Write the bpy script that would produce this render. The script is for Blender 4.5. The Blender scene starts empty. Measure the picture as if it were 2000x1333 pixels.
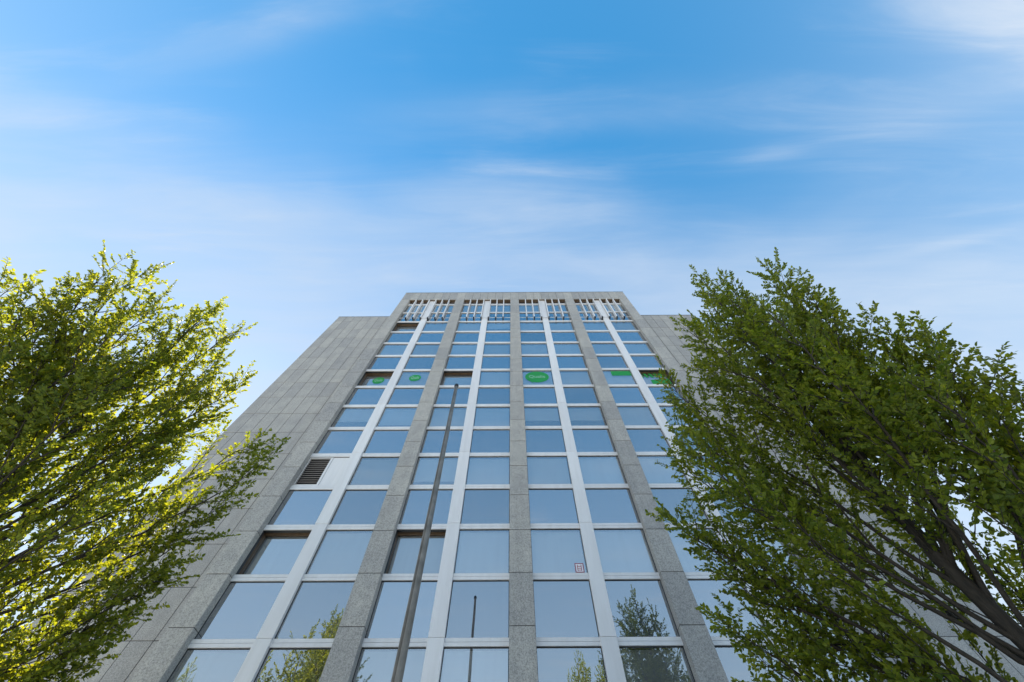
import bpy, bmesh, math, random
import numpy as np
from mathutils import Vector, Matrix

scene = bpy.context.scene
COL = scene.collection
R = math.radians

# ------------------------------------------------------------------ camera
PITCH = 62.57
ROLL = -0.30
EYE = 1.6
cam_d = bpy.data.cameras.new('camera')
cam_d.sensor_width = 36.0
cam_d.lens = 36.0 * 735.0 / 2000.0
cam_d.clip_start = 0.05
cam_d.clip_end = 6000
cam = bpy.data.objects.new('camera', cam_d)
COL.objects.link(cam)
cam.matrix_world = (Matrix.Translation((0, 0, EYE)) @ Matrix.Rotation(R(90 + PITCH), 4, 'X')
                    @ Matrix.Rotation(R(ROLL), 4, 'Z'))
scene.camera = cam

# ------------------------------------------------------------------ sky, sun, exposure
SUN_EL, SUN_AZ = 38.5, -52.0            # azimuth from +Y, negative towards -X (behind the building, left)
SKY_STRENGTH = 0.115
EXPOSURE = 1.65
scene.view_settings.view_transform = 'Standard'
scene.view_settings.look = 'None'
scene.view_settings.gamma = 1.0
scene.view_settings.use_curve_mapping = False
scene.view_settings.exposure = EXPOSURE

world = bpy.data.worlds.new('World')
scene.world = world
world.use_nodes = True
wt = world.node_tree
for n in list(wt.nodes):
    wt.nodes.remove(n)


def wn(kind, **kw):
    n = wt.nodes.new(kind)
    for k, v in kw.items():
        setattr(n, k, v)
    return n


def wl(a, b):
    wt.links.new(a, b)


def wmath(op, a, b=None, c=None, clamp=False):
    n = wn('ShaderNodeMath', operation=op, use_clamp=clamp)
    for i, v in enumerate((a, b, c)):
        if v is None:
            continue
        if isinstance(v, (int, float)):
            n.inputs[i].default_value = v
        else:
            wl(v, n.inputs[i])
    return n.outputs[0]


def wstep(v, lo, hi):
    n = wn('ShaderNodeMapRange', interpolation_type='SMOOTHSTEP')
    wl(v, n.inputs[0])
    n.inputs[1].default_value = lo
    n.inputs[2].default_value = hi
    return n.outputs[0]


sky = wn('ShaderNodeTexSky', sky_type='NISHITA')
sky.sun_disc = False
sky.sun_elevation = R(SUN_EL)
sky.sun_rotation = R(SUN_AZ)
sky.altitude = 100
sky.air_density = 1.0
sky.dust_density = 0.2
sky.ozone_density = 3.0
# the deep blue of a clean spring sky
hsv = wn('ShaderNodeHueSaturation')
hsv.inputs['Hue'].default_value = 0.486
hsv.inputs['Saturation'].default_value = 1.18
hsv.inputs['Value'].default_value = 1.0
wl(sky.outputs[0], hsv.inputs['Color'])
flat = wn('ShaderNodeMixRGB', blend_type='MIX')
flat.inputs[0].default_value = 0.56
wl(hsv.outputs[0], flat.inputs[1])
flat.inputs[2].default_value = (0.05, 0.86, 1.95, 1)

tc = wn('ShaderNodeTexCoord')
sep = wn('ShaderNodeSeparateXYZ')
wl(tc.outputs['Generated'], sep.inputs[0])
zc = wmath('MAXIMUM', sep.outputs[2], 0.06)
U = wmath('DIVIDE', sep.outputs[0], zc)          # cirrus sheet overhead: plane coordinates
V = wmath('DIVIDE', sep.outputs[1], zc)
comb = wn('ShaderNodeCombineXYZ')
wl(U, comb.inputs[0])
wl(V, comb.inputs[1])


def wnoise(scale, stretch, rot, off, detail=5.0, rough=0.55, dist=0.0):
    mp = wn('ShaderNodeMapping')
    mp.inputs['Location'].default_value = off
    mp.inputs['Rotation'].default_value = (0, 0, R(rot))
    mp.inputs['Scale'].default_value = stretch
    wl(comb.outputs[0], mp.inputs[0])
    nz = wn('ShaderNodeTexNoise')
    nz.inputs['Scale'].default_value = scale
    nz.inputs['Detail'].default_value = detail
    nz.inputs['Roughness'].default_value = rough
    nz.inputs['Distortion'].default_value = dist
    wl(mp.outputs[0], nz.inputs[0])
    return nz.outputs['Fac']


big = wnoise(1.5, (1, 1.6, 1), -8, (3.1, 1.7, 0), 3.0, 0.5, 0.3)
soft = wnoise(2.4, (0.8, 2.0, 1), -10, (1.3, 5.2, 0), 4.0, 0.5, 0.3)
fibre = wnoise(3.0, (0.55, 4.2, 1), -9, (4.3, 2.9, 0), 8.0, 0.62, 0.5)
fibre2 = wnoise(2.6, (0.5, 3.8, 1), 12, (9.1, 0.4, 0), 8.0, 0.60, 0.6)
# the bank of thin cloud: its edge crosses the sky above the building
edge = wmath('SUBTRACT', V, wmath('MULTIPLY_ADD', U, 0.105, 0.055))
edge = wmath('ADD', edge, wmath('MULTIPLY', wmath('SUBTRACT', big, 0.5), 0.26))
edge = wmath('ADD', edge, wmath('MULTIPLY', wmath('SUBTRACT', fibre, 0.5), 0.10))
bank = wstep(edge, -0.09, 0.22)
bank = wmath('MULTIPLY', bank, wmath('ADD', wmath('MULTIPLY_ADD', wstep(soft, 0.25, 0.75), 0.16, 0.46),
                                     wmath('MULTIPLY', wstep(fibre, 0.3, 0.75), 0.14)))
# loose wisps elsewhere
ws = wmath('MULTIPLY', wstep(fibre2, 0.46, 0.85), 0.34)
ws = wmath('MULTIPLY', ws, wstep(big, 0.34, 0.62))


def streak(u0, v0, ang, ln, wd, amp):
    ca, sa = math.cos(R(ang)), math.sin(R(ang))
    du, dv = wmath('SUBTRACT', U, u0), wmath('SUBTRACT', V, v0)
    a = wmath('ADD', wmath('MULTIPLY', du, ca / ln), wmath('MULTIPLY', dv, sa / ln))
    b = wmath('ADD', wmath('MULTIPLY', du, -sa / wd), wmath('MULTIPLY', dv, ca / wd))
    b = wmath('ADD', b, wmath('MULTIPLY', wmath('SUBTRACT', soft, 0.5), 1.6))
    r2 = wmath('ADD', wmath('MULTIPLY', a, a), wmath('MULTIPLY', b, b))
    g = wmath('POWER', 2.718, wmath('MULTIPLY', r2, -1.0))
    return wmath('MULTIPLY', wmath('MULTIPLY', g, amp), wmath('MULTIPLY_ADD', wstep(fibre2, 0.25, 0.75), 0.8, 0.45))


cl = wmath('ADD', bank, ws)
for st in ((1.05, -0.255, 14, 0.28, 0.085, 0.95), (-0.53, -0.215, -13, 0.27, 0.035, 0.34), (0.98, -0.087, -11, 0.28, 0.06, 0.24),
           (0.15, -0.067, -3, 0.55, 0.05, 0.20), (0.62, 0.022, -8, 0.07, 0.02, 0.18), (1.18, 0.225, -14, 0.22, 0.02, 0.2),
           (-1.15, -0.10, 10, 0.22, 0.07, 0.30)):
    cl = wmath('ADD', cl, streak(*st))
cl = wmath('MINIMUM', cl, 0.93)
# pale air towards the horizon all round
hz = wmath('MULTIPLY', wmath('POWER', wmath('SUBTRACT', 1.0, zc, clamp=True), 1.4), 1.0)
mix = wn('ShaderNodeMixRGB', blend_type='MIX')
wl(cl, mix.inputs[0])
wl(flat.outputs[0], mix.inputs[1])
CB = 0.265 / SKY_STRENGTH
mix.inputs[2].default_value = (0.74 * CB, 0.88 * CB, 1.08 * CB, 1)
mix2 = wn('ShaderNodeMixRGB', blend_type='MIX')
wl(hz, mix2.inputs[0])
wl(mix.outputs[0], mix2.inputs[1])
mix2.inputs[2].default_value = (1.02 * CB, 1.16 * CB, 1.30 * CB, 1)
bg = wn('ShaderNodeBackground')
bg.inputs['Strength'].default_value = SKY_STRENGTH
wl(mix2.outputs[0], bg.inputs[0])
wo = wn('ShaderNodeOutputWorld')
wl(bg.outputs[0], wo.inputs[0])

sun_d = bpy.data.lights.new('sun', 'SUN')
sun_d.energy = 4.8
sun_d.angle = R(0.53)
sun_d.color = (1.0, 0.95, 0.86)
sun = bpy.data.objects.new('sun', sun_d)
COL.objects.link(sun)
S = Vector((math.sin(R(SUN_AZ)) * math.cos(R(SUN_EL)), math.cos(R(SUN_AZ)) * math.cos(R(SUN_EL)), math.sin(R(SUN_EL))))
sun.rotation_euler = S.to_track_quat('Z', 'Y').to_euler()
sun.location = (-20, 10, 40)


# ------------------------------------------------------------------ helpers
def tag(o, label=None, cat=None, group=None, kind=None):
    if label:
        o['label'] = label
    if cat:
        o['category'] = cat
    if group:
        o['group'] = group
    if kind:
        o['kind'] = kind
    return o


def empty(name, loc=(0, 0, 0)):
    o = bpy.data.objects.new(name, None)
    o.empty_display_size = 0.3
    o.location = loc
    COL.objects.link(o)
    return o


def mesh_obj(name, me, mat=None, parent=None, loc=(0, 0, 0)):
    if mat is not None and not me.materials:
        me.materials.append(mat)
    o = bpy.data.objects.new(name, me)
    COL.objects.link(o)
    o.location = loc
    if parent is not None:
        o.parent = parent
    return o


class MB:
    """collects boxes and polygons into one mesh"""
    def __init__(self):
        self.v, self.f, self.m = [], [], []

    def box(self, x0, x1, y0, y1, z0, z1, m=0):
        b = len(self.v)
        self.v += [(x0, y0, z0), (x1, y0, z0), (x1, y1, z0), (x0, y1, z0),
                   (x0, y0, z1), (x1, y0, z1), (x1, y1, z1), (x0, y1, z1)]
        for q in ((0, 3, 2, 1), (4, 5, 6, 7), (0, 1, 5, 4), (1, 2, 6, 5), (2, 3, 7, 6), (3, 0, 4, 7)):
            self.f.append(tuple(b + i for i in q))
            self.m.append(m)
        return self

    def slab(self, pts, y0, y1, m=0):
        """polygon in XZ, extruded along Y (pts counter-clockwise seen from -Y)"""
        b, n = len(self.v), len(pts)
        self.v += [(x, y0, z) for x, z in pts] + [(x, y1, z) for x, z in pts]
        self.f.append(tuple(b + i for i in range(n)))
        self.f.append(tuple(b + n + i for i in reversed(range(n))))
        for i in range(n):
            j = (i + 1) % n
            self.f.append((b + i, b + n + i, b + n + j, b + j))
        self.m += [m] * (n + 2)
        return self

    def mesh(self, name, mats):
        me = bpy.data.meshes.new(name)
        me.from_pydata(self.v, [], self.f)
        for mt in mats:
            me.materials.append(mt)
        me.polygons.foreach_set('material_index', self.m)
        me.update()
        return me


def bevel_mesh(me, w=0.006):
    bm = bmesh.new()
    bm.from_mesh(me)
    bmesh.ops.bevel(bm, geom=list(bm.edges), offset=w, segments=1, affect='EDGES')
    bm.to_mesh(me)
    bm.free()
    return me


def new_mat(name):
    m = bpy.data.materials.new(name)
    m.use_nodes = True
    nt = m.node_tree
    for n in list(nt.nodes):
        nt.nodes.remove(n)
    out = nt.nodes.new('ShaderNodeOutputMaterial')
    return m, nt, out


def N(nt, kind, **kw):
    n = nt.nodes.new(kind)
    for k, v in kw.items():
        setattr(n, k, v)
    return n


def ramp(nt, fac, stops):
    r = N(nt, 'ShaderNodeValToRGB')
    el = r.color_ramp.elements
    el[0].position, el[0].color = stops[0][0], stops[0][1] + (1,)
    el[1].position, el[1].color = stops[-1][0], stops[-1][1] + (1,)
    for p, c in stops[1:-1]:
        e = el.new(p)
        e.color = c + (1,)
    nt.links.new(fac, r.inputs[0])
    return r.outputs[0]


def noise(nt, vec, scale, detail=3, rough=0.55):
    n = N(nt, 'ShaderNodeTexNoise')
    n.inputs['Scale'].default_value = scale
    n.inputs['Detail'].default_value = detail
    n.inputs['Roughness'].default_value = rough
    nt.links.new(vec, n.inputs['Vector'])
    return n.outputs['Fac']


def mixc(nt, fac, a, b, mode='MIX'):
    n = N(nt, 'ShaderNodeMixRGB', blend_type=mode)
    for i, v in enumerate((fac, a, b)):
        if isinstance(v, (int, float)):
            n.inputs[i].default_value = v
        elif isinstance(v, tuple):
            n.inputs[i].default_value = v + (1,)
        else:
            nt.links.new(v, n.inputs[i])
    return n.outputs[0]


def simple_mat(name, col, rough=0.5, metal=0.0, var=0.08, vscale=3.0, spec=0.5):
    m, nt, out = new_mat(name)
    p = N(nt, 'ShaderNodeBsdfPrincipled')
    p.inputs['Roughness'].default_value = rough
    p.inputs['Metallic'].default_value = metal
    p.inputs['Specular IOR Level'].default_value = spec
    g = N(nt, 'ShaderNodeNewGeometry')
    f = noise(nt, g.outputs['Position'], vscale, 4)
    c = ramp(nt, f, [(0.3, tuple(x * (1 - var) for x in col)), (0.7, tuple(min(1, x * (1 + var)) for x in col))])
    nt.links.new(c, p.inputs['Base Color'])
    nt.links.new(p.outputs[0], out.inputs[0])
    return m


# ------------------------------------------------------------------ materials
def granite(name, lo, hi, tint):
    m, nt, out = new_mat(name)
    g = N(nt, 'ShaderNodeNewGeometry')
    pos = g.outputs['Position']
    oi = N(nt, 'ShaderNodeObjectInfo')
    speck = noise(nt, pos, 34.0, 3, 0.75)
    c = ramp(nt, speck, [(0.30, lo), (0.48, tuple((a + b) / 2 for a, b in zip(lo, hi))), (0.72, hi)])
    blot = noise(nt, pos, 1.7, 5, 0.65)
    c = mixc(nt, 1.0, c, ramp(nt, blot, [(0.3, (0.86, 0.86, 0.87)), (0.7, (1.08, 1.07, 1.05))]), 'MULTIPLY')
    # rain streaks: noise stretched down the wall
    mp = N(nt, 'ShaderNodeMapping')
    mp.inputs['Scale'].default_value = (3.5, 3.5, 0.22)
    nt.links.new(pos, mp.inputs[0])
    st = noise(nt, mp.outputs[0], 1.0, 4, 0.6)
    c = mixc(nt, 1.0, c, ramp(nt, st, [(0.35, (0.90, 0.90, 0.90)), (0.6, (1.0, 1.0, 1.0))]), 'MULTIPLY')
    # slab to slab tone
    c = mixc(nt, 1.0, c, ramp(nt, oi.outputs['Random'], [(0.0, (0.86, 0.86, 0.87)), (1.0, (1.08, 1.07, 1.04))]), 'MULTIPLY')
    c = mixc(nt, 1.0, c, tint, 'MULTIPLY')
    p = N(nt, 'ShaderNodeBsdfPrincipled')
    p.inputs['Roughness'].default_value = 0.62
    p.inputs['Specular IOR Level'].default_value = 0.35
    nt.links.new(c, p.inputs['Base Color'])
    bp = N(nt, 'ShaderNodeBump')
    bp.inputs['Strength'].default_value = 0.25
    bp.inputs['Distance'].default_value = 0.01
    nt.links.new(speck, bp.inputs['Height'])
    nt.links.new(bp.outputs[0], p.inputs['Normal'])
    nt.links.new(p.outputs[0], out.inputs[0])
    return m


M_STONE = granite('granite', (0.21, 0.21, 0.21), (0.64, 0.625, 0.605), (0.91, 0.885, 0.845))
M_JOINT = simple_mat('joint_mortar', (0.035, 0.035, 0.038), 0.9)  # dark mortar backing that shows between the slabs
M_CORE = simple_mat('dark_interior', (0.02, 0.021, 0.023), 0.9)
def alu_mat():
    m, nt, out = new_mat('white_aluminium')
    g = N(nt, 'ShaderNodeNewGeometry')
    oi = N(nt, 'ShaderNodeObjectInfo')
    mp = N(nt, 'ShaderNodeMapping')
    mp.inputs['Scale'].default_value = (4.5, 4.5, 0.5)
    nt.links.new(g.outputs['Position'], mp.inputs[0])
    st = noise(nt, mp.outputs[0], 1.0, 5, 0.6)          # run-off streaks
    c = ramp(nt, st, [(0.30, (0.68, 0.66, 0.645)), (0.6, (0.745, 0.727, 0.717))])
    c = mixc(nt, 1.0, c, ramp(nt, oi.outputs['Random'], [(0.0, (0.93, 0.93, 0.94)), (1.0, (1.02, 1.02, 1.02))]), 'MULTIPLY')
    p = N(nt, 'ShaderNodeBsdfPrincipled')
    p.inputs['Roughness'].default_value = 0.42
    nt.links.new(c, p.inputs['Base Color'])
    nt.links.new(p.outputs[0], out.inputs[0])
    return m


M_ALU = alu_mat()
M_GASKET = simple_mat('black_gasket', (0.015, 0.017, 0.02), 0.5)
M_BROWN = simple_mat('brown_soffit', (0.105, 0.065, 0.035), 0.6, 0, 0.25, 6.0)
M_LOUVRE = simple_mat('louvre_metal', (0.36, 0.34, 0.34), 0.45, 0.2)
M_GREEN = simple_mat('green_vinyl', (0.014, 0.27, 0.045), 0.55, 0, 0.05)
M_GTEXT = simple_mat('pale_vinyl', (0.30, 0.52, 0.40), 0.55, 0, 0.03)
M_RED = simple_mat('red_vinyl', (0.30, 0.035, 0.06), 0.5, 0, 0.03)
M_WHITE = simple_mat('white_vinyl', (0.78, 0.76, 0.78), 0.5, 0, 0.02)
M_ROOF = simple_mat('roof_gravel', (0.28, 0.27, 0.26), 0.9, 0, 0.2, 8)
M_ZINC = simple_mat('metal_coping', (0.30, 0.31, 0.32), 0.5, 0.6)


def glass_mat(name, base, vision):
    m, nt, out = new_mat(name)
    lw = N(nt, 'ShaderNodeFresnel')
    lw.inputs['IOR'].default_value = 1.55
    f = N(nt, 'ShaderNodeMath', operation='MULTIPLY_ADD', use_clamp=True)
    nt.links.new(lw.outputs[0], f.inputs[0])
    f.inputs[1].default_value = 0.75
    f.inputs[2].default_value = 0.47 if vision else 0.50
    gl = N(nt, 'ShaderNodeBsdfGlossy')
    gl.inputs['Roughness'].default_value = 0.0
    gl.inputs['Color'].default_value = (0.96, 0.90, 0.86, 1)
    oi = N(nt, 'ShaderNodeObjectInfo')
    nt.links.new(ramp(nt, oi.outputs['Random'], [(0.0, (0.80, 0.80, 0.79)), (0.5, (0.92, 0.92, 0.91)), (1.0, (0.98, 0.98, 0.97))]), gl.inputs['Color'])
    g = N(nt, 'ShaderNodeNewGeometry')
    # faint rain marks and dust film
    mp = N(nt, 'ShaderNodeMapping')
    mp.inputs['Scale'].default_value = (5.0, 5.0, 0.5)
    nt.links.new(g.outputs['Position'], mp.inputs[0])
    film = noise(nt, mp.outputs[0], 1.0, 5, 0.6)
    if vision:
        tr = N(nt, 'ShaderNodeBsdfTransparent')
        tr.inputs[0].default_value = base + (1,)
        under = tr.outputs[0]
    else:
        df = N(nt, 'ShaderNodeBsdfDiffuse')
        df.inputs[0].default_value = base + (1,)
        under = df.outputs[0]
    mx = N(nt, 'ShaderNodeMixShader')
    nt.links.new(f.outputs[0], mx.inputs[0])
    nt.links.new(under, mx.inputs[1])
    nt.links.new(gl.outputs[0], mx.inputs[2])
    dust = N(nt, 'ShaderNodeBsdfDiffuse')
    dust.inputs[0].default_value = (0.45, 0.48, 0.52, 1)
    fm = N(nt, 'ShaderNodeMapRange')
    fm.inputs[1].default_value = 0.35
    fm.inputs[2].default_value = 0.75
    fm.inputs[3].default_value = 0.03
    fm.inputs[4].default_value = 0.08
    nt.links.new(film, fm.inputs[0])
    m2 = N(nt, 'ShaderNodeMixShader')
    nt.links.new(fm.outputs[0], m2.inputs[0])
    nt.links.new(mx.outputs[0], m2.inputs[1])
    nt.links.new(dust.outputs[0], m2.inputs[2])
    # slightly wavy float glass
    wv = noise(nt, g.outputs['Position'], 0.9, 1, 0.4)
    bp = N(nt, 'ShaderNodeBump')
    bp.inputs['Strength'].default_value = 0.04
    bp.inputs['Distance'].default_value = 0.05
    nt.links.new(wv, bp.inputs['Height'])
    nt.links.new(bp.outputs[0], gl.inputs['Normal'])
    nt.links.new(m2.outputs[0], out.inputs[0])
    return m


M_SPAN = glass_mat('spandrel_glass', (0.022, 0.032, 0.05), False)
M_GLASS = glass_mat('vision_glass', (0.86, 0.91, 0.93), True)


def blind_mat():
    m, nt, out = new_mat('pale_blind')
    p = N(nt, 'ShaderNodeBsdfPrincipled')
    p.inputs['Roughness'].default_value = 0.8
    oi = N(nt, 'ShaderNodeObjectInfo')
    c = ramp(nt, oi.outputs['Random'], [(0.0, (0.58, 0.61, 0.63)), (1.0, (0.74, 0.75, 0.75))])
    nt.links.new(c, p.inputs['Base Color'])
    nt.links.new(p.outputs[0], out.inputs[0])
    return m


M_BLIND = blind_mat()


def leaf_mat(name, dark, light, trans):
    m, nt, out = new_mat(name)
    g = N(nt, 'ShaderNodeNewGeometry')
    rnd = g.outputs['Random Per Island']
    c = ramp(nt, rnd, [(0.0, dark), (0.6, tuple((a + b) / 2 for a, b in zip(dark, light))), (1.0, light)])
    big = noise(nt, g.outputs['Position'], 0.9, 2)
    c = mixc(nt, 1.0, c, ramp(nt, big, [(0.3, (0.82, 0.86, 0.85)), (0.7, (1.15, 1.1, 1.0))]), 'MULTIPLY')
    p = N(nt, 'ShaderNodeBsdfPrincipled')
    p.inputs['Roughness'].default_value = 0.48
    p.inputs['Specular IOR Level'].default_value = 0.35
    nt.links.new(c, p.inputs['Base Color'])
    t = N(nt, 'ShaderNodeBsdfTranslucent')
    nt.links.new(mixc(nt, 1.0, c, trans, 'MULTIPLY'), t.inputs[0])
    mx = N(nt, 'ShaderNodeMixShader')
    mx.inputs[0].default_value = 0.5
    nt.links.new(p.outputs[0], mx.inputs[1])
    nt.links.new(t.outputs[0], mx.inputs[2])
    nt.links.new(mx.outputs[0], out.inputs[0])
    return m


M_LEAF = leaf_mat('leaf_green', (0.066, 0.112, 0.013), (0.20, 0.255, 0.030), (2.7, 1.95, 0.5))


def bark_mat():
    m, nt, out = new_mat('bark')
    g = N(nt, 'ShaderNodeNewGeometry')
    mp = N(nt, 'ShaderNodeMapping')
    mp.inputs['Scale'].default_value = (9, 9, 2.2)
    nt.links.new(g.outputs['Position'], mp.inputs[0])
    f = noise(nt, mp.outputs[0], 3.0, 5, 0.65)
    c = ramp(nt, f, [(0.3, (0.018, 0.014, 0.010)), (0.7, (0.06, 0.047, 0.034))])
    p = N(nt, 'ShaderNodeBsdfPrincipled')
    p.inputs['Roughness'].default_value = 0.85
    nt.links.new(c, p.inputs['Base Color'])
    bp = N(nt, 'ShaderNodeBump')
    bp.inputs['Strength'].default_value = 0.5
    bp.inputs['Distance'].default_value = 0.02
    nt.links.new(f, bp.inputs['Height'])
    nt.links.new(bp.outputs[0], p.inputs['Normal'])
    nt.links.new(p.outputs[0], out.inputs[0])
    return m


M_BARK = bark_mat()


def ground_mat():
    m, nt, out = new_mat('paving')
    g = N(nt, 'ShaderNodeNewGeometry')
    b = N(nt, 'ShaderNodeTexBrick')
    b.inputs['Scale'].default_value = 1.0
    b.inputs['Color1'].default_value = (0.45, 0.44, 0.41, 1)
    b.inputs['Color2'].default_value = (0.51, 0.50, 0.47, 1)
    b.inputs['Mortar'].default_value = (0.2, 0.19, 0.18, 1)
    b.inputs['Mortar Size'].default_value = 0.008
    b.inputs['Brick Width'].default_value = 0.8
    b.inputs['Row Height'].default_value = 0.4
    nt.links.new(g.outputs['Position'], b.inputs['Vector'])
    f = noise(nt, g.outputs['Position'], 0.6, 5)
    c = mixc(nt, 1.0, b.outputs['Color'], ramp(nt, f, [(0.3, (0.85, 0.85, 0.85)), (0.7, (1.08, 1.08, 1.06))]), 'MULTIPLY')
    p = N(nt, 'ShaderNodeBsdfPrincipled')
    p.inputs['Roughness'].default_value = 0.8
    nt.links.new(c, p.inputs['Base Color'])
    nt.links.new(p.outputs[0], out.inputs[0])
    return m


# ------------------------------------------------------------------ ground
gm = bpy.data.meshes.new('ground')
gm.from_pydata([(-2500, -2500, 0), (2500, -2500, 0), (2500, 2500, 0), (-2500, 2500, 0)], [], [(0, 1, 2, 3)])
ground = mesh_obj('ground', gm, ground_mat())
tag(ground, 'pale stone paving of the plaza in front of the office block', 'ground', kind='structure')

# ------------------------------------------------------------------ the building
random.seed(11)
YF = 11.72          # stone front plane
YG = 12.00          # glass plane
YW = 12.41          # wing front plane
BAY = 4.69
XC = 0.24
PW = 0.72           # pillar width
MW = 0.45           # white mullion width
PX = [XC + (i - 2) * BAY for i in range(5)]
ROW = 1.7515
Z0 = 7.005          # top of transom row 0
Z_OPEN = 32.0       # underside of the lintel
Z_TOP = 33.65
Z_WTOP = 29.95
PANEL = 1.46
JZ = 7.18           # a stone joint height
GAP = 0.018
YB = 34.0           # back of the building
XL, XR = PX[0] - PW / 2, PX[4] + PW / 2
WL, WR = XL - 4.70, XR + 4.70

B = empty('office_building', (XC, YF, 0))
tag(B, 'grey granite office tower with tall glazed front, white mullions and lower side wings', 'building')


def bpart(name, me, mat=None, loc=(0, 0, 0), parent=None):
    """child of the building placed with world coordinates"""
    o = mesh_obj(name, me, mat, parent or B)
    o.location = Vector(loc) - Vector(B.location)
    return o


# inner cores
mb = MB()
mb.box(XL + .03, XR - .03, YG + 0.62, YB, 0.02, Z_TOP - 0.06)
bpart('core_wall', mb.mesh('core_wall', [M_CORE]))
mb = MB()
mb.box(WL + 0.045, XL + 0.02, YW + 0.045, YB - 0.3, 0.02, Z_WTOP - 0.05)
bpart('wing_core', mb.mesh('wing_core', [M_JOINT]))
mb = MB()
mb.box(XR - 0.02, WR - 0.045, YW + 0.045, YB - 0.3, 0.02, Z_WTOP - 0.05)
bpart('wing_core', mb.mesh('wing_core', [M_JOINT]))
# flank of the tall block above the wings and outer flanks of the wings
mb = MB()
mb.box(XL, XL + 0.028, YF + 0.42, YB, Z_WTOP - 0.3, Z_TOP - 0.03)
mb.box(XR - 0.028, XR, YF + 0.42, YB, Z_WTOP - 0.3, Z_TOP - 0.03)
mb.box(WL, WL + 0.04, YW + 0.06, YB - 0.3, 0, Z_WTOP - 0.02)
mb.box(WR - 0.04, WR, YW + 0.06, YB - 0.3, 0, Z_WTOP - 0.02)
bpart('side_wall', mb.mesh('side_wall', [M_STONE]))
# roofs and copings
mb = MB()
mb.box(XL + .03, XR - .03, YF + 0.36, YB, Z_TOP - 0.055, Z_TOP - 0.02)
bpart('roof', mb.mesh('roof', [M_ROOF]))
mb = MB()
mb.box(WL + .05, XL - 0.01, YW + 0.1, YB - .3, Z_WTOP - 0.045, Z_WTOP - 0.02)
mb.box(XR + 0.01, WR - .05, YW + 0.1, YB - .3, Z_WTOP - 0.045, Z_WTOP - 0.02)
bpart('wing_roof', mb.mesh('wing_roof', [M_ROOF]))
mb = MB()
mb.box(XL - 0.015, XR + 0.015, YF - 0.02, YF + 0.40, Z_TOP + 0.003, Z_TOP + 0.06)
bpart('coping', mb.mesh('coping', [M_ZINC]))
mb = MB()
mb.box(WL - 0.015, XL - 0.02, YW - 0.02, YW + 0.30, Z_WTOP + 0.003, Z_WTOP + 0.05)
mb.box(XR + 0.02, WR + 0.015, YW - 0.02, YW + 0.30, Z_WTOP + 0.003, Z_WTOP + 0.05)
bpart('coping', mb.mesh('coping', [M_ZINC]))


def joints(ztop):
    """panel heights from the ground up to ztop"""
    zs = [0.0]
    z = JZ - 4 * PANEL
    while z < ztop - 0.3:
        if z > 0.2:
            zs.append(z)
        z += PANEL
    zs.append(ztop)
    return zs


_mesh_cache = {}


def panel_mesh(w, d, h, nm):
    key = (round(w, 3), round(d, 3), round(h, 3), nm)
    if key not in _mesh_cache:
        me = MB().box(-w / 2, w / 2, 0, d, 0, h).mesh(nm, [M_STONE])
        _mesh_cache[key] = bevel_mesh(me, 0.005)
    return _mesh_cache[key]


# pillars: a core with granite blocks on it
for i, px in enumerate(PX):
    mb = MB().box(px - PW / 2 + .008, px + PW / 2 - .008, YF + 0.009, YG + 0.6, 0.02, Z_TOP - 0.02)
    pil = bpart('pillar', mb.mesh('pillar', [M_JOINT]), loc=(0, 0, 0))
    zs = joints(Z_TOP)
    for a, b in zip(zs[:-1], zs[1:]):
        o = mesh_obj('stone_block', panel_mesh(PW, YG + 0.10 - YF, b - a - GAP, 'stone_block'), None, pil)
        o.location = (px, YF + random.uniform(-.002, .002), a + GAP / 2)

# lintel over the openings
lint = bpart('lintel', MB().box(XL + .1, XR - .1, YF + 0.018, YF + 0.36, Z_OPEN + 0.03, Z_TOP - 0.03).mesh('lintel', [M_JOINT]))
OW = BAY - PW
for i in range(4):
    x0 = PX[i] + PW / 2
    n = 6
    w = OW / n
    for j in range(n):
        o = mesh_obj('lintel_panel', panel_mesh(w - GAP, 0.06, Z_TOP - Z_OPEN - 0.005, 'lintel_panel'), None, lint)
        o.location = (x0 + (j + .5) * w, YF + 0.004 + random.uniform(-.002, .002), Z_OPEN)

# wings
for side in (-1, 1):
    xi, xo = (XL, WL) if side < 0 else (XR, WR)
    wing = bpart('wing_wall', MB().box(min(xi, xo) + .05, max(xi, xo) - .05, YW + 0.010, YW + 0.15, 0.01, Z_WTOP - .04)
                 .mesh('wing_wall', [M_JOINT]))
    zs = joints(Z_WTOP)
    if zs[-1] - zs[-2] > 1.2:
        zs.insert(-1, Z_WTOP - 0.89)
    xs = [xi, xi + side * 0.70]
    while abs(xs[-1] - xi) < 4.6:
        xs.append(xs[-1] + side * (4.70 - 0.70) / 6)
    for a, b in zip(xs[:-1], xs[1:]):
        w = abs(b - a)
        for c, d in zip(zs[:-1], zs[1:]):
            o = mesh_obj('wing_panel', panel_mesh(w - GAP, 0.04, d - c - GAP, 'wing_panel'), None, wing)
            o.location = ((a + b) / 2, YW + random.uniform(-.003, .003), c + GAP / 2)

# brown soffit under the lintel
mb = MB()
for i in range(4):
    mb.box(PX[i] + PW / 2 - .01, PX[i + 1] - PW / 2 + .01, YF + 0.07, YG + 0.60, Z_OPEN + 0.004, Z_OPEN + 0.026)
bpart('soffit', mb.mesh('soffit', [M_BROWN]))

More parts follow.
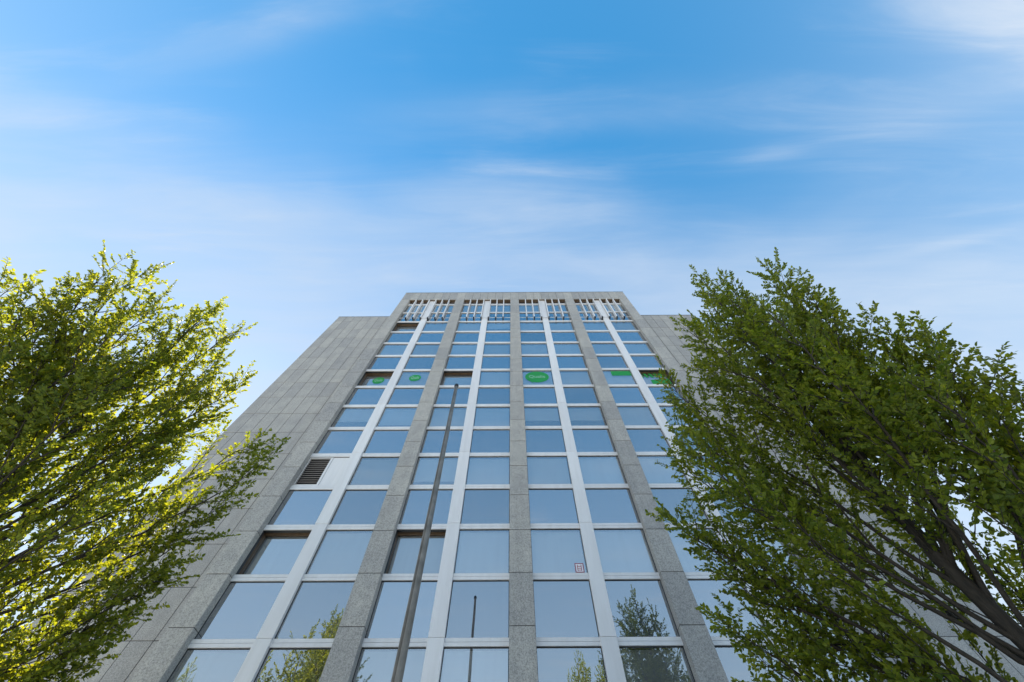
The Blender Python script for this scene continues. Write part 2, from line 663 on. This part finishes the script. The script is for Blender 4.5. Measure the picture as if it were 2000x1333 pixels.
# white vertical mullions with a joint every second row
for i in range(4):
    mx = (PX[i] + PX[i + 1]) / 2
    core = bpart('mullion', MB().box(mx - MW / 2 + .01, mx + MW / 2 - .01, YG - 0.10, YG + 0.12, 0.02, Z_OPEN)
                 .mesh('mullion', [M_GASKET]))
    z = 0.0
    k = 0
    while z < Z_OPEN - 0.05:
        z1 = min(Z0 - 0.02 + ROW * (2 * k - 2), Z_OPEN)
        if z1 - z > 0.1:
            key = ('mull', round(z1 - z, 3))
            if key not in _mesh_cache:
                me = MB().box(-MW / 2, MW / 2, 0, 0.12, 0, z1 - z - 0.007).mesh('mullion_cover', [M_ALU])
                _mesh_cache[key] = bevel_mesh(me, 0.006)
            o = mesh_obj('mullion_cover', _mesh_cache[key], None, core)
            o.location = (mx, YG - 0.13, z)
            z = z1
        k += 1

# windows: 8 columns x 19 rows
GW = (OW - MW) / 2
TH = 0.20           # transom height (below the row line)
PH = ROW - TH       # pane height


def frame_mesh():
    mb = MB()
    w = GW / 2
    mb.box(-w, w, -0.055, 0.10, -TH, -TH / 2 - 0.006, 0)        # lower profile
    mb.box(-w, w, -0.048, 0.10, -TH / 2 + 0.006, 0, 0)          # upper profile
    mb.box(-w, w, -0.02, 0.10, -TH / 2 - 0.006, -TH / 2 + 0.006, 1)
    mb.box(-w, w, -0.012, 0.08, -TH - 0.030, -TH, 1)            # gasket line under the transom
    mb.box(-w, -w + 0.022, -0.010, 0.08, 0, PH - 0.030, 1)      # side gaskets
    mb.box(w - 0.022, w, -0.010, 0.08, 0, PH - 0.030, 1)
    mb.box(-w + 0.022, w - 0.022, -0.010, 0.08, 0, 0.018, 1)
    return mb.mesh('window', [M_ALU, M_GASKET])


FRAME = frame_mesh()


def pane_mesh(h, mat, nm):
    mb = MB().box(-GW / 2 + 0.022, GW / 2 - 0.022, 0, 0.012, 0.018, h)
    del mb.f[4], mb.m[4]            # the sheet's back lies against the frame
    return mb.mesh(nm, [mat])


PANE_S = pane_mesh(PH - 0.03, M_SPAN, 'spandrel_pane')
PANE_V = pane_mesh(PH - 0.03, M_GLASS, 'pane')
HTOP = Z_OPEN - (Z0 + 14 * ROW) - 0.002
PANE_T = pane_mesh(HTOP, M_SPAN, 'spandrel_pane_top')
_blinds = {}


def blind_mesh(drop):
    key = round(drop, 2)
    if key not in _blinds:
        z0 = (PH - 0.03) * (1 - drop)
        mb = MB().box(-GW / 2 + 0.03, GW / 2 - 0.03, 0, 0.006, max(0.02, z0), PH - 0.035)
        if drop < 0.98:
            mb.box(-GW / 2 + 0.03, GW / 2 - 0.03, -0.012, 0.018, z0 - 0.03, z0 - 0.001)
        _blinds[key] = mb.mesh('blind', [M_BLIND])
    return _blinds[key]


def text_mesh(txt, size, width):
    cu = bpy.data.curves.new('lettering', 'FONT')
    cu.body = txt
    cu.size = size
    cu.align_x = 'CENTER'
    cu.align_y = 'CENTER'
    cu.extrude = 0.001
    o = bpy.data.objects.new('tmp', cu)
    COL.objects.link(o)
    bpy.context.view_layer.update()
    me = bpy.data.meshes.new_from_object(o)
    bpy.data.objects.remove(o)
    xs = [v.co.x for v in me.vertices]
    s = width / (max(xs) - min(xs))
    for v in me.vertices:
        v.co = Vector((v.co.x * s, -v.co.z, v.co.y))
    me.name = 'lettering'
    return me


def bubble(rx, rz):
    pts = []
    n = 40
    for i in range(n):
        a = 2 * math.pi * i / n
        pts.append((rx * math.cos(a), rz * math.sin(a)))
    # speech tail at the lower left
    j = int(n * 0.66)
    pts.insert(j + 1, (-0.30 * rx, -1.30 * rz))
    return pts


OPEN = {(0, 1): 0.20, (2, 1): 0.20, (0, 7): 0.24, (2, 7): 0.20, (7, 7): 0.20, (0, 11): 0.24}   # sashes set back
rnd = random.Random(5)
for c in range(8):
    bay, right = divmod(c, 2)
    x0 = PX[bay] + PW / 2 + (0 if not right else GW + MW)
    xc = x0 + GW / 2
    for k in range(-4, 15):
        zz = Z0 + k * ROW
        w = bpart('window', FRAME, loc=(xc, YG, zz)) if k < 14 else None
        vision = (k % 2 != 0)
        if k == 14:
            me14 = MB().box(-GW / 2, GW / 2, -0.05, 0.1, -TH, 0, 0).mesh('window_head', [M_ALU])
            w = bpart('window', me14, loc=(xc, YG, zz))
            p = mesh_obj('pane', PANE_T, None, w)
            continue
        if (c, k) == (0, 3):
            # ventilation louvre and a white panel in place of the glass
            lv = -GW / 2 + 0.05
            lw_ = GW * 0.50
            fr = MB()
            fr.box(lv - .03, lv, -0.03, 0.06, 0.018, PH - .03)
            fr.box(lv + lw_, lv + lw_ + .09, -0.03, 0.06, 0.018, PH - .03)
            fr.box(lv, lv + lw_, -0.03, 0.06, PH - .07, PH - .03)
            fr.box(lv, lv + lw_, -0.03, 0.06, 0.018, 0.06)
            mesh_obj('louvre_frame', fr.mesh('louvre_frame', [M_ALU]), None, w)
            mesh_obj('infill_panel', MB().box(lv + lw_ + .102, GW / 2 - .022, -0.012, 0.03, 0.02, PH - .032)
                     .mesh('infill_panel', [M_ALU]), None, w)
            sl = MB().slab([(0, 0), (lw_, 0), (lw_, 0.012), (0, 0.012)], -0.045, 0.045).mesh('slat', [M_LOUVRE])
            nsl = 13
            for s_ in range(nsl):
                o = mesh_obj('slat', sl, None, w)
                o.location = (lv, 0.015, 0.10 + s_ * (PH - 0.20) / (nsl - 1))
                o.rotation_euler = (R(38), 0, 0)
            mesh_obj('louvre_back', MB().box(lv, lv + lw_, 0.09, 0.1, 0.02, PH - .03).mesh('louvre_back', [M_CORE]), None, w)
            continue
        setback = OPEN.get((c, k), 0.0)
        jit = (R(rnd.uniform(-.10, .10)), 0, R(rnd.uniform(-.10, .10)))
        p = mesh_obj('pane', PANE_V if vision else PANE_S, None, w)
        p.rotation_euler = (jit[0], 0, jit[2])
        if setback:
            p.location = (0, setback, 0)
        if vision:
            drop = rnd.choice((1, 1, 1, 1, 0.93, 0.8, 0.62)) if k not in (1, 7) else 1
            if k < 0:
                drop = 0 if c in (1, 4, 6, 7) else 1
            if drop > 0:
                b = mesh_obj('blind', blind_mesh(drop), None, w)
                b.location = (0, 0.10 + setback, 0)
        if setback:
            rv = MB()
            rv.box(-GW / 2 + .004, GW / 2 - .004, 0.101, 0.60, PH - 0.026, PH - 0.004)
            rv.box(-GW / 2 + .023, GW / 2 - .023, setback - 0.05, setback - 0.012, PH - 0.075, PH - 0.027)
            rv.box(-GW / 2 + .003, -GW / 2 + .02, 0.082, 0.60, 0.02, PH - 0.028)
            rv.box(GW / 2 - .02, GW / 2 - .003, 0.082, 0.60, 0.02, PH - 0.028)
            mesh_obj('reveal', rv.mesh('reveal', [M_BROWN]), None, w)

        def sticker(name, me, mat, x, z, off):
            o = mesh_obj(name, me, mat, w)
            o.location = (x, setback - off - 0.004, z)
            return o

        if k == 7 and c in (0, 1, 4):
            rx, rz = (0.69, 0.57) if c == 4 else (0.34, 0.33)
            cx, cz = {0: (0.02, 0.95), 1: (0.02, 0.84), 4: (-0.03, 0.88)}[c]
            me = MB().slab(bubble(rx, rz), 0, 0.0015).mesh('logo_bubble', [M_GREEN])
            sticker('logo_bubble', me, None, cx, cz, 0.0035)
            t = text_mesh('Qualis', 0.4, rx * 1.35)
            sticker('logo_lettering', t, M_GTEXT, cx, cz + 0.02, 0.0065)
        if k == 7 and c == 6:
            me = MB().slab([(-0.30, 0.98), (GW / 2 - .04, 0.98), (GW / 2 - .04, 1.46), (-0.30, 1.46)], 0, 0.0015).mesh('banner', [M_GREEN])
            sticker('banner', me, None, 0, 0, 0.0035)
        if k == 7 and c == 7:
            me = MB().slab([(-0.28, 0.30), (GW / 2 - .06, 0.30), (GW / 2 - .06, 0.92), (-0.28, 0.80)], 0, 0.0015).mesh('banner', [M_GREEN])
            sticker('banner', me, None, 0, 0, 0.0035)
            for q in range(5):  # green strokes imitate the reflection of the lettering in the pane
                xa = -0.74 + q * 0.30
                me = MB().slab([(xa, 1.06), (xa + .17, 1.06), (xa + .05, 1.48), (xa - .12, 1.48)], 0, 0.0015).mesh('banner_reflection', [M_GREEN])
                sticker('banner_reflection', me, None, 0, 0, 0.0035)
        if k == 1 and c == 4:
            # fire brigade access sticker: red square, white field, ladder
            sx = GW / 2 - 0.24
            sticker('access_sticker', MB().slab([(-.14, 0), (.14, 0), (.14, .30), (-.14, .30)], 0, .001).mesh('access_sticker', [M_RED]), None, sx, 0.03, 0.003)
            sticker('sticker_field', MB().slab([(-.112, .026), (.112, .026), (.112, .274), (-.112, .274)], 0, .001).mesh('sticker_field', [M_WHITE]), None, sx, 0.03, 0.005)
            ld = MB()
            for (a, b2, c2, d2) in ((-.07, -.05, .05, .25), (.05, .07, .05, .25), (-.05, .05, .065, .085), (-.05, .05, .125, .145), (-.05, .05, .185, .205)):
                ld.slab([(a, c2), (b2, c2), (b2, d2), (a, d2)], 0, .001)
            sticker('sticker_ladder', ld.mesh('sticker_ladder', [M_RED]), None, sx, 0.03, 0.007)

# fins in front of the top rows, six in each bay, and the rail at their feet
Z_FIN = 28.3
FIN = bevel_mesh(MB().box(-0.036, 0.036, 0, 0.25, 0, Z_OPEN - Z_FIN - 0.004).mesh('fin', [M_ALU]), 0.008)
FOOT = MB().box(-0.040, 0.040, 0.004, 0.246, -0.16, 0).mesh('fin_foot', [M_GASKET])
for i in range(4):
    x0 = PX[i] + PW / 2
    for j in range(6):
        f = bpart('fin', FIN, loc=(x0 + OW * (j + 1) / 7, YF - 0.01, Z_FIN))
        mesh_obj('fin_foot', FOOT, None, f)
    # keep clear of the mullion: the rail runs just in front of it
    bpart('fin_rail', MB().box(x0 + .003, x0 + OW - .003, YF + 0.095, YF + 0.125, Z_FIN + 0.03, Z_FIN + 0.06).mesh('fin_rail', [M_ALU]))

# ------------------------------------------------------------------ flagpole
def pole_mesh(h, r0, r1):
    """slotted mast: a round section with two keyways facing the square"""
    prof = []
    n = 36
    for i in range(n):
        a = 2 * math.pi * i / n
        rr = 1.0
        deg = math.degrees(a) % 360
        if abs(deg - 250) < 6 or abs(deg - 230) < 6:
            rr = 0.72
        prof.append((rr * math.cos(a), rr * math.sin(a)))
    v, f = [], []
    zs = [0, 2.5, 5, 7.5, h]
    for z in zs:
        r = r0 + (r1 - r0) * (z / h)
        v += [(x * r, y * r, z) for x, y in prof]
    for s in range(len(zs) - 1):
        for i in range(n):
            j = (i + 1) % n
            f.append((s * n + i, s * n + j, (s + 1) * n + j, (s + 1) * n + i))
    f.append(tuple(reversed(range(n))))
    f.append(tuple((len(zs) - 1) * n + i for i in range(n)))
    me = bpy.data.meshes.new('pole')
    me.from_pydata(v, [], f)
    me.update()
    return me


def lathe(pts, n, nm):
    v, f = [], []
    for r, z in pts:
        v += [(r * math.cos(2 * math.pi * i / n), r * math.sin(2 * math.pi * i / n), z) for i in range(n)]
    for s in range(len(pts) - 1):
        for i in range(n):
            j = (i + 1) % n
            f.append((s * n + i, s * n + j, (s + 1) * n + j, (s + 1) * n + i))
    f.append(tuple(reversed(range(n))))
    f.append(tuple((len(pts) - 1) * n + i for i in range(n)))
    me = bpy.data.meshes.new(nm)
    me.from_pydata(v, [], f)
    me.update()
    return me


M_POLE = simple_mat('weathered_mast', (0.215, 0.19, 0.16), 0.42, 0.35, 0.3, 5)
M_CAP = simple_mat('black_cap', (0.02, 0.02, 0.02), 0.5)
FP_H = 11.0
fp = empty('flagpole', (-1.53, 6.42, 0.0))
fp.rotation_euler = (0, R(-0.78), 0)
tag(fp, 'slim weathered metal flagpole with black cap in front of the glazed facade', 'flagpole')
mesh_obj('pole', pole_mesh(FP_H, 0.092, 0.048), M_POLE, fp)
mesh_obj('cap', lathe([(0.060, 0), (0.066, 0.03), (0.060, 0.09), (0.03, 0.12)], 20, 'cap'), M_CAP, fp, (0, 0, FP_H + .002))
mesh_obj('base_flange', lathe([(0.20, 0), (0.20, 0.03), (0.125, 0.05), (0.115, 0.16)], 24, 'base_flange'), M_ZINC, fp)


# ------------------------------------------------------------------ trees
class TubeSet:
    def __init__(self):
        self.v, self.f, self.n = [], [], 0

    def add(self, pts, rad, sides):
        pts = np.asarray(pts, float)
        m = len(pts)
        tan = np.gradient(pts, axis=0)
        tan /= np.linalg.norm(tan, axis=1)[:, None] + 1e-9
        ref = np.array([0.31, 0.17, 0.94]) if abs(tan[0][2]) < 0.9 else np.array([1.0, 0.1, 0.0])
        a = np.cross(tan, ref)
        a /= np.linalg.norm(a, axis=1)[:, None] + 1e-9
        b = np.cross(tan, a)
        ang = np.arange(sides) * 2 * math.pi / sides
        ring = (pts[:, None, :] + np.asarray(rad)[:, None, None] *
                (np.cos(ang)[None, :, None] * a[:, None, :] + np.sin(ang)[None, :, None] * b[:, None, :]))
        self.v.append(ring.reshape(-1, 3))
        i = np.arange(m - 1)[:, None] * sides
        j = np.arange(sides)[None, :]
        j2 = (j + 1) % sides
        q = np.stack([i + j, i + j2, i + sides + j2, i + sides + j], axis=-1).reshape(-1, 4) + self.n
        self.f.append(q)
        self.n += m * sides

    def mesh(self, name, mat):
        return quad_mesh(name, np.concatenate(self.v), np.concatenate(self.f), mat, True)


def quad_mesh(name, v, q, mat, smooth):
    me = bpy.data.meshes.new(name)
    me.vertices.add(len(v))
    me.vertices.foreach_set('co', v.astype(np.float32).ravel())
    me.loops.add(len(q) * 4)
    me.loops.foreach_set('vertex_index', q.astype(np.int32).ravel())
    me.polygons.add(len(q))
    me.polygons.foreach_set('loop_start', np.arange(len(q), dtype=np.int32) * 4)
    me.polygons.foreach_set('use_smooth', np.full(len(q), smooth))
    me.materials.append(mat)
    me.update(calc_edges=True)
    return me


def unit(v):
    return v / (np.linalg.norm(v) + 1e-9)


class Tree:
    def __init__(self, seed, env, lean, cut, tips, top, n_limbs, trunk_r, leaf=0.074, low=0.75, sec_step=0.21, twig_step=0.074, leaf_step=0.0185):
        self.r = np.random.default_rng(seed)
        self.env = np.array(env)
        self.lean = np.array(lean)       # (z, y offset) of the crown's middle
        self.cut, self.cut_az = cut[0], R(cut[1])
        self.free = False
        self.leaves = []
        self.limbs = []
        self.leaf = leaf
        self.low = low
        self.sec_step, self.twig_step, self.leaf_step = sec_step, twig_step, leaf_step
        r = self.r
        # trunk and leader
        n = 16
        zs = np.linspace(0, top, n)
        wob = np.cumsum(r.normal(0, .045, (n, 2)), axis=0)
        wob[:2] = 0
        wob[:, 1] += np.interp(zs, self.lean[:, 0], self.lean[:, 1])
        self.lead = np.column_stack([wob[:, 0], wob[:, 1], zs])
        rad = trunk_r * np.clip(1 - (zs / top), 0, 1) ** 0.75 + 0.012
        rad[0] *= 1.5
        tr = TubeSet()
        # finer rings at the flare
        tr.add(np.vstack([self.lead[0], self.lead[0] + [0, 0, .25], self.lead[1:]]),
               np.concatenate([[rad[0]], [trunk_r * 1.06], rad[1:]]), 12)
        self.trunk = tr
        self.branchify(self.lead, 0.33, tr, top * 0.06)
        gold = math.pi * (3 - 5 ** .5)
        a0 = r.uniform(0, 6.28)
        goals = []
        for i in range(n_limbs):
            f = (i + .5) / n_limbs
            zt = 4.3 + (top - 0.9 - 4.3) * f ** 0.75 + r.uniform(-.4, .4)
            az = a0 + i * gold + r.uniform(-.25, .25)
            rr = self.R(zt, az) * r.uniform(.74, .96)
            goals.append((rr * math.cos(az), rr * math.sin(az) + np.interp(zt, self.lean[:, 0], self.lean[:, 1]), zt, False))
        for (x, y, z) in tips:
            goals.append((x, y, z, True))
        for (gx, gy, zt, is_tip) in goals:
            f = min(1.0, max(0.0, (zt - 4.3) / (top - 5.2)))
            z_s = 1.9 + (top * .47 - 1.9) * f ** 1.3 + r.uniform(-.25, .25)
            s = np.array([np.interp(z_s, zs, self.lead[:, 0]), np.interp(z_s, zs, self.lead[:, 1]), z_s])
            e = np.array([gx, gy, zt])
            if is_tip:
                e = s + (e - s) * .92
            h = e - s
            lift = max(h[2], 0.8)
            h[2] = 0
            c1 = s + h * .30 + np.array([0, 0, lift * .26])
            c2 = s + h * .78 + np.array([0, 0, lift * .60])
            t = np.linspace(0, 1, 14)[:, None]
            pts = (1 - t) ** 3 * s + 3 * (1 - t) ** 2 * t * c1 + 3 * (1 - t) * t ** 2 * c2 + t ** 3 * e
            wob = np.cumsum(r.normal(0, .03, (14, 3)), axis=0)
            wob -= np.linspace(0, 1, 14)[:, None] * wob[-1]
            wob -= (1 - np.linspace(0, 1, 14))[:, None] * wob[0]
            pts += wob
            ln = np.linalg.norm(np.diff(pts, axis=0), axis=1).sum()
            r0 = trunk_r * (0.15 + 0.019 * ln)
            ts = TubeSet()
            ts.add(pts, r0 * (1 - np.linspace(0, 1, 14)) ** .8 + 0.006, 8)
            self.free = is_tip
            self.branchify(pts, 0.28, ts, 0.0)
            self.limbs.append(ts)

    def R(self, z, az):
        # thinner on the side away from the building, higher up
        cut = 1 - self.cut * max(0.0, math.cos(az - self.cut_az)) * min(1.0, max(0.0, (z - 4.5) / 2.5))
        return cut * float(np.interp(z, self.env[:, 0], self.env[:, 1], left=0.3, right=0.05))

    def branchify(self, pts, t0, ts, _):
        """secondary branches, twigs and leaves along a limb"""
        r = self.r
        seg = np.linalg.norm(np.diff(pts, axis=0), axis=1)
        cum = np.concatenate([[0], np.cumsum(seg)])
        L = cum[-1]
        s = L * t0
        az = r.uniform(0, 6.28)
        while s < L:
            t = s / L
            p = np.array([np.interp(s, cum, pts[:, k]) for k in range(3)])
            i = min(len(pts) - 2, int(np.searchsorted(cum, s) - 1))
            tan = unit(pts[i + 1] - pts[i])
            az += 2.4 + r.uniform(-.5, .5)
            a = unit(np.cross(tan, [0.2, 0.1, 0.97]))
            b = np.cross(tan, a)
            out = math.cos(az) * a + math.sin(az) * b
            ang = r.uniform(.45, .85)
            d = unit(tan * math.cos(ang) + out * math.sin(ang) + np.array([0, 0, .12]))
            Ls = ((1.2 - 0.62 * t) if self.free else (1.45 - 0.9 * t)) * r.uniform(.6, 1.2)
            # keep inside the crown outline
            for _k in range(5):
                q = p + d * Ls
                if self.free:
                    break
                qy = q[1] - np.interp(q[2], self.lean[:, 0], self.lean[:, 1])
                if math.hypot(q[0], qy) > self.R(q[2], math.atan2(qy, q[0])) * 1.04:
                    Ls *= .72
            if Ls > .22 and p[2] > 2.3 and r.uniform() < np.interp(p[2], [3, 6], [self.low, 1.0]):
                self.secondary(p, d, Ls, ts)
            s += self.sec_step * r.uniform(.7, 1.3)
        # leafy tip
        tan = unit(pts[-1] - pts[-2])
        self.secondary(pts[-1], unit(tan + np.array([0, 0, .15])), .45 if self.free else .55, ts)

    def secondary(self, p, d, L, ts):
        r = self.r
        n = 5
        t = np.linspace(0, 1, n)[:, None]
        bend = np.array([0, 0, .16 * L]) + r.normal(0, .05 * L, 3)
        pts = p + d * L * t + bend * t ** 2
        ts.add(pts, 0.0105 * (0.5 + L) * (1 - np.linspace(0, .8, n)), 4)
        # twigs lie in a fan plane
        nrm = unit(np.cross(d, r.normal(0, 1, 3)) * .6 + np.array([0, 0, .8]))
        side = unit(np.cross(nrm, d))
        s = .12 * L
        sg = 1
        while s < L:
            tt = s / L
            q = p + d * s + bend * tt ** 2
            ang = r.uniform(.55, .95)
            td = unit(d * math.cos(ang) + side * sg * math.sin(ang) + nrm * r.normal(0, .28))
            tl = (.20 + .30 * (1 - tt)) * r.uniform(.6, 1.2) * min(1, .5 + L * .6)
            self.twig(q, td, tl, nrm, ts)
            sg = -sg
            s += self.twig_step * r.uniform(.7, 1.3)
        self.twig(pts[-1], unit(d + bend), .30, nrm, ts)

    def twig(self, p, d, L, nrm, ts):
        r = self.r
        e = p + d * L + np.array([0, 0, .05 * L])
        ts.add(np.array([p, (p + e) / 2 + r.normal(0, .01, 3), e]), np.array([.0042, .0032, .0016]), 3)
        n = max(3, int(L / self.leaf_step))
        t = (np.arange(n) + r.uniform(.2, .8, n)) / n
        t = .12 + .95 * t
        base = p + (e - p) * t[:, None]
        side = unit(np.cross(nrm, d))
        sg = np.where(np.arange(n) % 2 == 0, 1.0, -1.0)
        ld = d[None, :] * r.uniform(.45, 1.0, (n, 1)) + side[None, :] * (sg * r.uniform(.45, 1.0, n))[:, None] + r.normal(0, .22, (n, 3))
        ld /= np.linalg.norm(ld, axis=1)[:, None]
        nn = nrm[None, :] + r.normal(0, .55, (n, 3))
        sz = self.leaf * r.uniform(.5, 1.3, n)
        self.leaves.append((base, ld, nn, sz))

    def leaf_mesh(self, name, mat):
        base = np.concatenate([l[0] for l in self.leaves])
        ld = np.concatenate([l[1] for l in self.leaves])
        nn = np.concatenate([l[2] for l in self.leaves])
        sz = np.concatenate([l[3] for l in self.leaves])[:, None]
        sd = np.cross(ld, nn)
        sd /= np.linalg.norm(sd, axis=1)[:, None] + 1e-9
        up = np.cross(sd, ld)
        n = len(base)
        w = sz * .31
        v = np.empty((n, 6, 3))
        droop = -up * sz * .10
        v[:, 0] = base
        v[:, 1] = base + ld * sz * .30 + sd * w * .92 + up * sz * .05
        v[:, 2] = base + ld * sz * .66 + sd * w * .80 + up * sz * .04
        v[:, 3] = base + ld * sz + droop
        v[:, 4] = base + ld * sz * .66 - sd * w * .80 + up * sz * .04
        v[:, 5] = base + ld * sz * .30 - sd * w * .92 + up * sz * .05
        o = np.arange(n)[:, None] * 6
        q = np.concatenate([o + np.array([[0, 1, 2, 3]]), o + np.array([[0, 3, 4, 5]])], axis=0)
        return quad_mesh(name, v.reshape(-1, 3), q, mat, False)


def plant_tree(tree, name, loc, label, group=None):
    e = empty(name, loc)
    tag(e, label, 'tree', group)
    mesh_obj('trunk', tree.trunk.mesh('trunk', M_BARK), None, e)
    for ts in tree.limbs:
        mesh_obj('limb', ts.mesh('limb', M_BARK), None, e)
    cr = mesh_obj('crown', tree.leaf_mesh('crown', M_LEAF), None, e)
    cr['kind'] = 'stuff'
    print('leaves', name, len(cr.data.polygons) // 2)
    return e


ENV_R = [(2.4, .8), (3.4, 1.9), (4.5, 2.5), (6, 2.75), (7.5, 2.65), (8.5, 2.3), (9.5, 1.85), (10.5, 1.4), (11.3, .9), (12, .4), (12.5, .1)]
ENV_L = [(2.4, .8), (3.4, 1.9), (4.5, 2.5), (6, 2.75), (7.5, 2.7), (8.5, 2.4), (9.5, 1.95), (10.4, 1.4), (11, .8), (11.5, .3), (12.0, .1)]
# ends of the long outer limbs, measured from the trunk's foot
TIPS_R = [(-0.40, -1.50, 12.35), (0.15, -1.13, 11.06), (0.61, -2.32, 11.30), (0.68, -2.11, 9.91), (0.63, -1.78, 9.17), (0.69, -1.87, 8.44), (0.89, -2.13, 7.99), (1.12, -2.17, 7.56), (1.07, -2.02, 6.83), (1.10, -2.11, 6.23), (-1.02, -0.43, 11.59), (-2.23, 0.29, 9.47), (-2.40, 0.55, 8.22), (-2.59, 1.12, 7.70), (-3.09, 1.32, 6.39), (-2.74, 1.34, 5.94), (-2.49, 1.36, 5.49), (-2.07, 1.32, 5.05), (-2.80, 1.51, 4.61), (-2.59, 1.49, 4.20), (-2.12, 1.38, 3.98), (-1.32, 1.08, 4.03)]
TIPS_L = [(-0.76, -3.41, 8.46), (-0.78, -3.00, 8.78), (-0.75, -2.98, 9.34), (-0.75, -3.24, 10.47), (-0.61, -2.91, 10.98), (-0.40, -2.00, 10.50), (-0.10, -1.49, 10.67), (0.10, -1.32, 11.24), (0.64, -0.86, 11.38), (0.88, -0.43, 10.37), (1.58, 0.08, 10.08), (1.40, 0.21, 9.18), (2.47, 0.82, 8.66), (2.86, 1.06, 8.14), (2.43, 1.47, 7.34), (2.26, 1.54, 6.76), (2.24, 1.67, 6.03), (2.03, 1.65, 5.60), (1.98, 1.73, 5.10), (1.60, 1.67, 4.74), (1.78, 1.78, 4.38), (1.48, 1.56, 4.24)]
tr_r = Tree(21, ENV_R, [(0, 0), (5, 0), (8, -.45), (12, -1.1)], (.30, -52), TIPS_R, 12.0, 17, 0.115)
tree_r = plant_tree(tr_r, 'street_tree', (6.0, 5.0, 0), 'shaded dark green tree with upright limbs, standing clear of the sun')
tr_l = Tree(34, ENV_L, [(0, 0), (5, 0), (8, -.7), (12, -1.6)], (.35, -35), TIPS_L, 11.0, 15, 0.115, sec_step=0.26)
tree_l = plant_tree(tr_l, 'street_tree', (-8.6, 5.5, 0), 'backlit yellow-green tree glowing in the sun beside the grey wing')


def copy_tree(src, loc, rot, sc, label, group):
    c = src.copy()
    COL.objects.link(c)
    c.location, c.rotation_euler, c.scale = loc, (0, 0, rot), (sc * .8, sc * .8, sc)
    c['label'] = label
    c['group'] = group
    for ch in src.children:
        d = ch.copy()
        COL.objects.link(d)
        d.parent = c
    return c


GRP = 'trees across the plaza mirrored in the lowest windows'
for (x, y, rot, sc, lb) in (
        (4.4, -12, 1.1, 1.36, 'sunlit tree across the plaza, mirrored under the pane with the red access sticker'),
        (6.9, -13, 2.7, 1.36, 'sunlit tree across the plaza, mirrored between the sticker column and the dark tree reflection'),
        (-24.0, -12, 4.0, 1.26, 'sunlit tree across the plaza, mirrored low beside the granite corner pier')):
    copy_tree(tree_r, (x, y, 0), rot, sc, lb, GRP)
